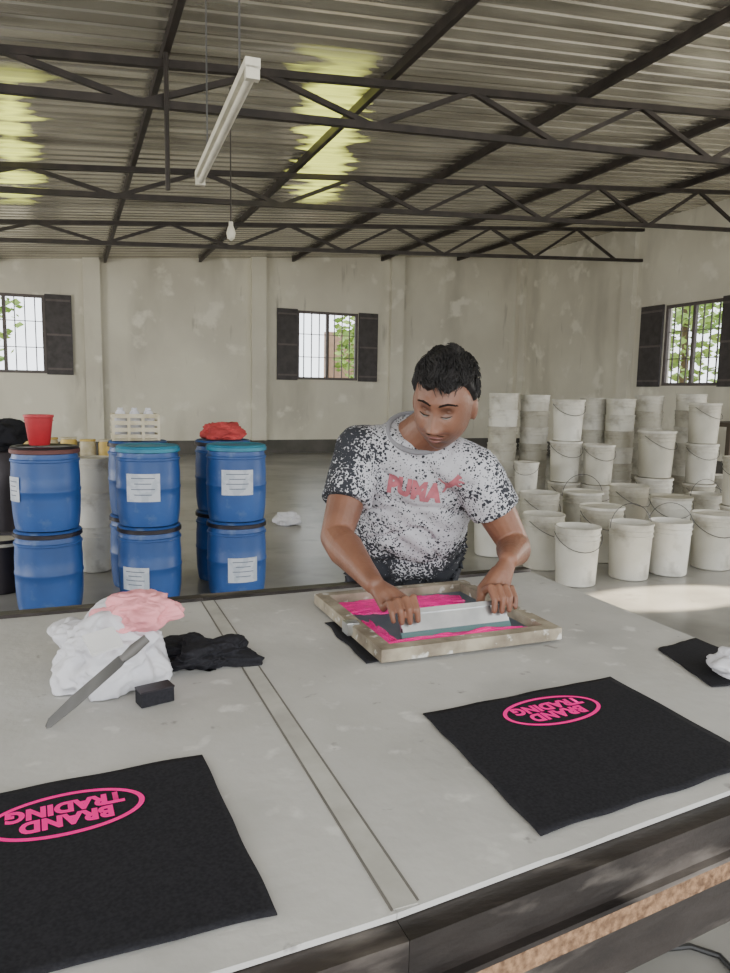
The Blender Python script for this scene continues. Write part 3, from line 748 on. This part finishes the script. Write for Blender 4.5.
tag(crumple((bc.x, bc.y, TZ+.060), (.112, .10, .090), 3, 1, .28, TZ+.001, sub=6, fine=.10, drape=.06).build('rag_bundle', M['white_rag'], angle=180), 'crumpled white cloth bundle on the left table', 'cloth bundle')
pc = onz(136, 612, TZ+.14)
tag(crumple((pc.x, pc.y, TZ+.142), (.076, .058, .036), 8, .9, .30, sub=6, fine=.08, drape=.05).build('pink_rag', M['pink_rag'], angle=180), 'crumpled pink cloth on top of the white bundle', 'rag')
kc = onz(203, 656, TZ+.01)
tag(crumple((kc.x, kc.y, TZ+.016), (.092, .080, .032), 21, 1.0, .45, TZ+.001, sub=6, fine=.12, drape=.06).build('black_rag', M['black'], angle=180), 'crumpled black cloth beside the white bundle', 'rag')
# knife
k0 = onz(46, 727, TZ+.004); k1 = ond(124, 658, (onz(124, 658, TZ+.125)-CAM).dot(F)); k2 = ond(147, 638, (onz(147, 638, TZ+.155)-CAM).dot(F))
kn = empty('long_knife', k0, 'long dark steel ink knife leaning on the white bundle', 'knife')
d = (k1-k0).normalized(); tc_ = (CAM-k0).normalized(); sd = d.cross((Z_*.6+tc_*.4)).normalized(); up = sd.cross(d)
if up.z < 0: up = -up
mb = MB(); rg = []
for (t, wa, wb) in [(0, .002, .004), (.05, .011, .009), (.35, .015, .013), (.95, .013, .012), (1.0, .008, .008)]:
    p = k0.lerp(k1, t); rg.append([p-sd*wa-up*.001, p+sd*wb-up*.0004, p+sd*wb+up*.0004, p-sd*wa+up*.0012])
mb.rings(rg); mb.build('blade', M['blade'], kn, smooth=False)
MB().tube([k1-d*.005, k1.lerp(k2, .4), k2], [.007, .010, .008], 10).build('handle', M['handle'], kn)
c0_ = ond(103, 641, (onz(103, 641, TZ+.155)-CAM).dot(F))
tag(MB().obox(c0_, (V((.9, .3, .1)).normalized(), V((-.3, .8, .45)).normalized(), V((0, -.5, 1)).normalized()), (.028, .024, .003)).build('white_card', M['card'], smooth=False), 'small white folded card lying on the white bundle', 'card')
b0 = onz(155, 702, TZ)
sb = empty('small_box', b0, 'small black box in front of the white bundle', 'box')
bx_ = (V((.95, .25, 0)).normalized(), V((-.25, .95, 0)).normalized(), Z_)
MB().obox(b0+Z_*.015, bx_, (.032, .017, .014)).build('box_body', M['black'], sb, smooth=False)
MB().obox(b0+Z_*.0305, bx_, (.033, .018, .0015)).build('box_lid', M['ring'], sb, smooth=False)
g0 = onz(733, 668, TZ+.02)
tag(crumple((g0.x, g0.y, TZ+.022), (.045, .05, .03), 31, 1, .3, TZ+.006).build('grey_rag', M['white_rag'], angle=180), 'crumpled pale cloth on the right black fabric panel', 'rag')
cp = [onz(x, y, .008) for x, y in ((560, 985), (610, 972), (650, 950), (690, 946), (720, 956), (735, 972), (745, 990))]
tag(MB().tube(cp, .008, 8).build('floor_cable', M['cable']), 'black cable lying on the floor under the right table', 'cable')
# ------------------------------------------------------------ drums
DH, DR = .555, .215
def make_drum(lidmat, ringmat):
    root = empty('drum', (0, 0, 0))
    MB().lathe([(DR-.03, 0), (DR-.018, .004), (DR-.012, .03), (DR-.004, .10), (DR, .20), (DR, .25), (DR+.004, .255), (DR+.004, .27), (DR, .275), (DR, .36), (DR-.004, .42), (DR-.004, .45), (DR+.002, .455), (DR+.002, .468), (DR-.006, .473), (DR-.014, .50), (DR-.014, .53)], n=40).build('drum_body', M['blue'], root)
    MB().lathe([(DR-.008, .505), (DR+.004, .510), (DR+.004, .534), (DR-.008, .538)], n=40).build('clamp_ring', M[ringmat], root)
    MB().lathe([(DR-.006, .530), (DR-.002, .545), (DR-.014, .552), (DR-.03, .552), (DR-.04, .545), (.01, .545)], n=40).build('drum_lid', M[lidmat], root)
    return root
def add_label(root, ang, w, z0, z1):
    mb = MB(); n = 10; r = DR+.0065; prev = None
    for k in range(n+1):
        t = ang + (k/n-.5)*w/r; a = mb.verts([V((r*math.cos(t), r*math.sin(t), z0)), V((r*math.cos(t), r*math.sin(t), z1))])
        if prev: mb.face([prev[0], a[0], a[1], prev[1]])
        prev = a
    lb = mb.build('paper_label', M['label'], root)
    mb = MB(); r += .0012
    for q in range(4):
        zc = z1-.03-q*(z1-z0-.04)/4; ww = w*(.7 if q % 2 == 0 else .5); prev = None
        for k in range(7):
            t = ang + (k/6-.5)*ww/r; a = mb.verts([V((r*math.cos(t), r*math.sin(t), zc-.003)), V((r*math.cos(t), r*math.sin(t), zc+.003))])
            if prev: mb.face([prev[0], a[0], a[1], prev[1]])
            prev = a
    mb.build('label_lines', M['ink'], lb)
protoA = make_drum('ring', 'redring'); protoB = make_drum('teal_lid', 'teal_lid'); protoC = make_drum('blue', 'ring')
def place_drum(proto, loc, label, lab=None):
    r = copy_tree(proto); r.location = loc; ORG[r.name] = V((0, 0, 0))
    tag(r, label, 'drum', 'blue chemical drums')
    if lab:
        ang = math.atan2(-loc[1], -loc[0])+math.radians(lab[0]); add_label(r, ang, lab[1], lab[2], lab[3])
    return r
pA = onz(51, 607, 0); pB = onz(151, 599, 0); pC = onz(237, 591, 0)
pB2 = colz(141, pB.dot(V((F.x, F.y, 0)))+.62, 0); pC2 = colz(224, pC.dot(V((F.x, F.y, 0)))+.62, 0)
Z2 = V((0, 0, DH))
place_drum(protoC, pA, 'blue plastic drum at the far left, lower one, under the drum with the red pot')
place_drum(protoA, pA+Z2, 'blue plastic drum at the far left with the red pot on its dark lid', (-62, .12, .2, .36))
place_drum(protoC, pB, 'lower blue drum in the middle stack with a paper label near its foot', (-28, .2, .12, .28))
place_drum(protoB, pB+Z2, 'upper blue drum in the middle stack with teal lid and square paper label', (-10, .23, .18, .37))
place_drum(protoC, pC, 'lower blue drum in the stack nearest the man with paper label', (12, .22, .12, .30))
place_drum(protoB, pC+Z2, 'upper blue drum in the stack nearest the man with teal lid and label', (2, .23, .2, .38))
place_drum(protoC, pB2, 'lower blue drum hidden behind the middle stack')
place_drum(protoC, pB2+Z2, 'upper blue drum behind the middle stack, under the cream crate')
place_drum(protoC, pC2, 'lower blue drum behind the stack nearest the man')
place_drum(protoC, pC2+Z2, 'upper blue drum behind the stack nearest the man, under the red rag')
for p in (protoA, protoB, protoC):
    for c in list(p.children): bpy.data.objects.remove(c)
    bpy.data.objects.remove(p)
rp = pA+V((-.03, -.02, 2*DH+.002)); rt = empty('red_pot', rp, 'red plastic pot standing on the far left drum', 'pot')
MB().lathe([(.06, 0), (.065, .005), (.088, .18), (.094, .185), (.094, .20), (.086, .20), (.08, .18), (.055, .012), (.01, .01)], rp, 24).build('pot_body', M['red'], rt)
MB().tube([rp+V((.088*math.cos(t), .0, .19+.09*math.sin(t)*.25-.03)) for t in [math.pi*k/10 for k in range(11)]], .004, 6).build('handle', M['red'], rt)
q = pC2+V((0, 0, 2*DH)); tag(crumple((q.x+.0, q.y, q.z+.05), (.15, .15, .085), 41, 1, .3, 2*DH+.002, fine=.14).build('red_rag', M['red_rag'], angle=180), 'crumpled red rag on the drum behind the stack nearest the man', 'rag')
q = pB2+V((-.02, 0, 2*DH+.002)); cr = empty('crate', q, 'cream plastic crate of bottles on the drum behind the middle stack', 'crate')
mb = MB(); mb.box(q.x-.16, q.x+.16, q.y-.13, q.y+.13, q.z, q.z+.01)
for zz in (.03, .08, .13, .18):
    mb.box(q.x-.165, q.x+.165, q.y-.135, q.y-.125, q.z+zz-.015, q.z+zz+.015); mb.box(q.x-.165, q.x+.165, q.y+.125, q.y+.135, q.z+zz-.015, q.z+zz+.015)
    mb.box(q.x-.165, q.x-.155, q.y-.125, q.y+.125, q.z+zz-.015, q.z+zz+.015); mb.box(q.x+.155, q.x+.165, q.y-.125, q.y+.125, q.z+zz-.015, q.z+zz+.015)
for sx_ in (-.16, -.05, .05, .16):
    mb.box(q.x+sx_-.01, q.x+sx_+.01, q.y-.138, q.y-.12, q.z, q.z+.195)
mb.build('crate_body', M['cream'], cr, smooth=False)
for k, bxx in enumerate((-.1, 0, .1)):
    c = V((q.x+bxx, q.y, q.z+.011))
    b = MB().lathe([(.042, 0), (.045, .01), (.045, .17), (.03, .20), (.02, .21), (.02, .225)], c, 16).build('bottle', M['white_rag'])
    tag(b, ['white bottle at the left end inside the cream crate', 'white bottle in the middle of the cream crate', 'white bottle at the right end inside the cream crate'][k], 'bottle', 'bottles in the crate')
q = onz(2, 590, 0); tb_ = empty('black_tub', q, 'black plastic tub at the left edge beside the far left drums', 'tub')
MB().lathe([(.14, 0), (.15, .01), (.18, .38), (.195, .385), (.195, .40), (.17, .40), (.14, .03), (.01, .03)], q, 28).build('tub_body', M['ring'], tb_)
MB().lathe([(.198, .355), (.20, .36), (.20, .372), (.198, .377)], q, 28).build('tub_rim_band', M['pail'], tb_)
bd = 8.6; bl = colz(-50, bd, 0); br = colz(118, bd, 0); ev = (br-bl).normalized(); nv = V((-ev.y, ev.x, 0)); bz = .66
bn = empty('bench', (bl+br)/2, 'low dark bench behind the blue drums carrying yellow cans', 'bench')
MB().obox((bl+br)/2+Z_*(bz-.02), (ev, nv, Z_), ((br-bl).length/2, .22, .02)).build('bench_top', M['bench'], bn, smooth=False)
for s in (-1, 1):
    for s2 in (-1, 1):
        MB().obox((bl+br)/2+ev*(s*((br-bl).length/2-.05))+nv*(s2*.17)+Z_*(bz/2-.02), (ev, nv, Z_), (.025, .025, bz/2-.02)).build('leg', M['bench'], bn, smooth=False)
names = ['leftmost', 'second from left', 'third from left', 'fourth from left', 'fifth from left', 'sixth from left', 'seventh from left', 'eighth from left', 'rightmost']
for k in range(9):
    c = bl.lerp(br, (k+.5)/9)+Z_*(bz+.001)
    cn = empty('yellow_can', c, 'small yellow can on the bench behind the drums, %s of the row' % names[k], 'can', 'yellow cans on the bench')
    hh = .22+.04*random.random()
    MB().lathe([(.085, 0), (.09, .008), (.09, hh-.03), (.08, hh-.015), (.08, hh)], c, 20).build('can_body', M['yellow' if k % 2 == 0 else 'cream'], cn)
    MB().lathe([(.083, hh-.008), (.088, hh-.006), (.088, hh+.012), (.05, hh+.014)], c, 20).build('can_lid', M['cream' if k % 2 == 0 else 'yellow'], cn)
q = colz(5, 7.4, 0)
sk = empty('dark_sack', q, 'dark sack slumped on a drum at the left edge', 'sack')
MB().lathe([(.2, 0), (.215, .01), (.215, .5), (.215, .84), (.2, .86)], q, 28).build('support_drum', M['ring'], sk)
crumple((q.x, q.y, 1.0), (.24, .2, .17), 51, 1, .3, .86).build('sack', M['black'], sk, angle=180)
q = colz(287, 8.2, 0); tag(crumple((q.x, q.y, .07), (.14, .1, .08), 55, 1, .3, .001).build('white_sack', M['white_rag'], angle=180), 'small white sack lying on the floor behind the blue drums', 'sack')
# ------------------------------------------------------------ pails
PH = .47
def make_pail(lid, wire, open_=False):
    root = empty('pail', (0, 0, 0)); r0, r1 = .155, .176
    def rr(z): return r0+(r1-r0)*z/PH
    prof = [(r0-.01, 0), (r0, .008), (rr(.36), .36), (rr(.36)+.007, .362), (rr(.37)+.007, .372), (rr(.375), .374), (rr(.40), .40), (rr(.4)+.007, .402), (rr(.41)+.007, .412), (rr(.415), .414), (rr(.45), .45)]
    if lid: prof += [(rr(.45), .455)]
    else: prof += [(r1+.006, .452), (r1+.006, .466), (r1-.004, .468), (r1-.008, .45), (r0-.004, .06), (.005, .055)]
    MB().lathe(prof, n=28).build('pail_body', M['pail'], root)
    if lid: MB().lathe([(r1, .444), (r1+.009, .446), (r1+.009, .466), (r1, .470), (r1-.012, .466), (r1-.02, .458), (.005, .458)], n=28).build('pail_lid', M['pail'], root)
    elif open_: MB().lathe([(r1-.014, .33), (r1-.016, .335), (.005, .338)], n=24).build('contents', M['pail_in'], root)
    if wire:
        pts = []
        for k in range(15):
            t = math.pi*k/14
            if wire == 'up': pts.append(V(((r1+.012)*math.cos(t), .02*math.sin(t), .42+.2*math.sin(t))))
            else: pts.append(V(((r1+.012)*math.cos(t), -(r1+.02)*math.sin(t), .42-.13*math.sin(t))))
        MB().tube(pts, .003, 6).build('wire_handle', M['wire'], root)
    return root
PR = {k: make_pail(*v) for k, v in {'lid': (True, 'down'), 'plain': (True, None), 'open': (False, 'down', True), 'nest': (False, None), 'up': (False, 'up', True), 'lidup': (True, 'up')}.items()}
def pail(kind, loc, s, label, rz=0, group='white plastic pails'):
    r = copy_tree(PR[kind]); r.location = loc; r.scale = (s, s, s)
    r.rotation_euler = (0, 0, rz); tag(r, label, 'pail', group)
    return r
yaw0 = -.35
def dep(px, py): return (onz(px, py, 0)-CAM).dot(F)
front = [
 ('open', 575, dep(575, 583), 1.0, 'white pail at the near left of the group, closest to the camera', yaw0),
 ('up', 628, dep(628, 577), 1.0, 'white pail with its wire handle standing up, second in the front row', -.2),
 ('up', 667, dep(667, 573), .98, 'white pail third in the front row, handle raised', -1.0),
 ('lid', 710, dep(710, 567), 1.05, 'white lidded pail at the right end of the front row', yaw0),
 ('open', 541, dep(541, 567), 1.02, 'white pail just right of the man, behind the closest pail', .3),
 ('lid', 599, 6.75, 1.08, 'white lidded pail wedged behind the first two front row pails', -.3),
 ('open', 491, 6.9, 1.0, 'white pail half hidden behind the man\'s raised sleeve', 0),
 ('lidup', 580, 7.6, 1.12, 'large white lidded pail in the second row with raised handle', yaw0),
 ('open', 626, 8.0, 1.16, 'large white pail in the second row before the short double stack', .2),
 ('lid', 668, 7.4, 1.1, 'white lidded pail in the second row behind the third front pail', -.5),
 ('up', 703, 8.0, 1.0, 'white pail with raised handle in the second row at right', -.2),
 ('open', 537, 7.45, 1.12, 'white pail with dark contents in the second row by the man', .2)]
for kd, px, d, s, lab, rz in front: pail(kd, colz(px, d, 0), s, lab, rz)
ordn = ['bottom', 'second', 'third', 'fourth', 'fifth', 'sixth', 'seventh']
stacks = [(499, 9.3, 6, 1.03, 1, 'nested tower right behind the man\'s shoulder'), (530, 9.45, 6, 1.02, 1, 'second nested tower from the man'),
          (562, 8.75, 3, 1.03, 0, 'tall stack third from the man'), (588, 9.6, 6, 1.0, 1, 'nested tower behind the short stack'),
          (614, 9.3, 6, 1.0, 1, 'nested tower left of the right pilaster'), (642, 9.75, 6, 1.03, 1, 'nested tower below the window\'s left shutter'),
          (651, 8.75, 2, 1.18, 0, 'wide double stack in front of the towers'), (595, 8.65, 2, 1.0, 0, 'short double stack amid the group'),
          (683, 9.6, 6, 1.05, 1, 'nested tower below the right window'), (696, 8.85, 3, 1.02, 0, 'tall stack in front of the right window'),
          (524, 8.5, 2, .78, 0, 'small double stack beside the man'), (736, 7.15, 2, 1.0, 0, 'double stack at the right edge'),
          (722, 9.4, 1, 1.1, 0, 'pails near the dark bench')]
for px, d, n, s, nest, lab in stacks:
    for k in range(n):
        p = colz(px, d, 0)+V((0, 0, k*(.20 if nest else PH*.998)*s))
        pos = 'single one' if n == 1 else ('top' if k == n-1 else (ordn[k] if k == 0 else ordn[k]+' from floor'))
        if k and not nest: p.x += random.uniform(-.008, .008)
        pail('nest' if nest else 'lid', p, s, 'white pail, %s in %s' % (pos, lab), yaw0+random.uniform(-.6, .6))
pS = colz(96, 6.05, 0)
for k in range(3):
    pail('nest' if k < 2 else 'plain', pS+V((0, 0, k*.28)), .8, 'grey white pail, %s of the stack between the blue drums' % ['bottom', 'middle', 'top'][k], yaw0+k)
for r in PR.values():
    for c in list(r.children): bpy.data.objects.remove(c)
    bpy.data.objects.remove(r)
q = colz(735, 11.2, 0); bn = empty('work_bench', q, 'dark wooden work bench by the right wall behind the pails', 'bench')
MB().box(q.x-.6, q.x+.9, q.y-.35, q.y+.35, 1.08, 1.14).build('bench_top', M['bench'], bn, smooth=False)
for sx_ in (-.55, .85):
    for sy_ in (-.3, .3): MB().box(q.x+sx_-.035, q.x+sx_+.035, q.y+sy_-.035, q.y+sy_+.035, 0, 1.08).build('leg', M['bench'], bn, smooth=False)
# ------------------------------------------------------------ hanging lights
lz = 2.42; e0 = onz(253, 66, lz); e1 = onz(200, 178, lz)
lf = empty('tube_light', (e0+e1)/2, 'hanging white fluorescent tube light fixture', 'light')
dd = (e1-e0).normalized(); sd = dd.cross(Z_).normalized()
MB().obox((e0+e1)/2+Z_*.010, (dd, sd, Z_), ((e1-e0).length/2, .022, .014)).build('fixture_body', M['tube'], lf, smooth=False)
MB().tube([e0+dd*.03-Z_*.018, e1-dd*.03-Z_*.018], .013, 12).build('glass_tube', M['tube'], lf)
for e, s in ((e0, 1), (e1, -1)): MB().obox(e+dd*(s*.012)-Z_*.016, (dd, sd, Z_), (.012, .020, .018)).build('end_cap', M['tube'], lf, smooth=False)
for t in (.18, .8):
    p = e0.lerp(e1, t)+Z_*.024; MB().tube([p, V((p.x, p.y, zroof(p.x)-.01))], .0035, 6).build('hanging_wire', M['wire'], lf)
p = ond(231, 232, 6.0); pb = empty('pendant_bulb', p, 'small bulb hanging on a thin wire below the nearest truss', 'bulb')
MB().tube([p+Z_*.06, V((p.x, p.y, 3.9))], .006, 6).build('wire', M['steel'], pb)
MB().lathe([(.005, -.07), (.03, -.05), (.038, -.01), (.028, .03), (.018, .05), (.018, .08)], p, 16).build('bulb', M['tube'], pb)
p = ond(168, 190, 5.9); tag(MB().tube([p, V((p.x, p.y, zroof(p.x)-.02))], .02, 8).build('hanging_rod', M['steel']), 'dark rod hanging down beside the nearest truss left of the tube light', 'rod')
# ------------------------------------------------------------ light
w = bpy.data.worlds.new('world'); bpy.context.scene.world = w; w.use_nodes = True
bg = w.node_tree.nodes['Background']; bg.inputs[0].default_value = (.90, .95, 1, 1); bg.inputs[1].default_value = 3.6
def area(name, loc, target, sx, sy, e, col):  # soft fill lamps added at the openings, standing in for daylight
    l = bpy.data.lights.new(name, 'AREA'); l.shape = 'RECTANGLE'; l.size = sx; l.size_y = sy; l.energy = e; l.color = col
    o = bpy.data.objects.new(name, l); COL.objects.link(o); o.location = loc
    o.rotation_euler = (V(target)-V(loc)).to_track_quat('-Z', 'Y').to_euler(); return o
area('front_fill', (1.0, YF+.1, 2.0), (2.5, 8, 1.0), 10, 2.6, 230, (1, .97, .92))
area('left_fill', (XL+.1, 4.5, 2.0), (3, 5.5, .9), 6, 2.2, 260, (1, .97, .93))
area('right_fill', (XR-.1, 3.0, 2.2), (3, 4.5, .9), 4, 2.2, 290, (1, .94, .83))
area('back_left_fill', (XL+.1, 11.5, 2.0), (6, 13, 2.4), 5, 2.2, 420, (1, .97, .90))
sp = bpy.data.lights.new('sun_patch_spot', 'SPOT'); sp.energy = 32000; sp.spot_size = math.radians(5.0); sp.spot_blend = .2; sp.color = (1, .86, .64); sp.shadow_soft_size = .05  # added spot inside the room, imitates sunlight falling on the floor
so = bpy.data.objects.new('sun_patch_spot', sp); COL.objects.link(so); so.location = (10.8, 3.6, 2.9)
so.rotation_euler = (onz(676, 597, 0)-V((10.8, 3.6, 2.9))).to_track_quat('-Z', 'Y').to_euler()
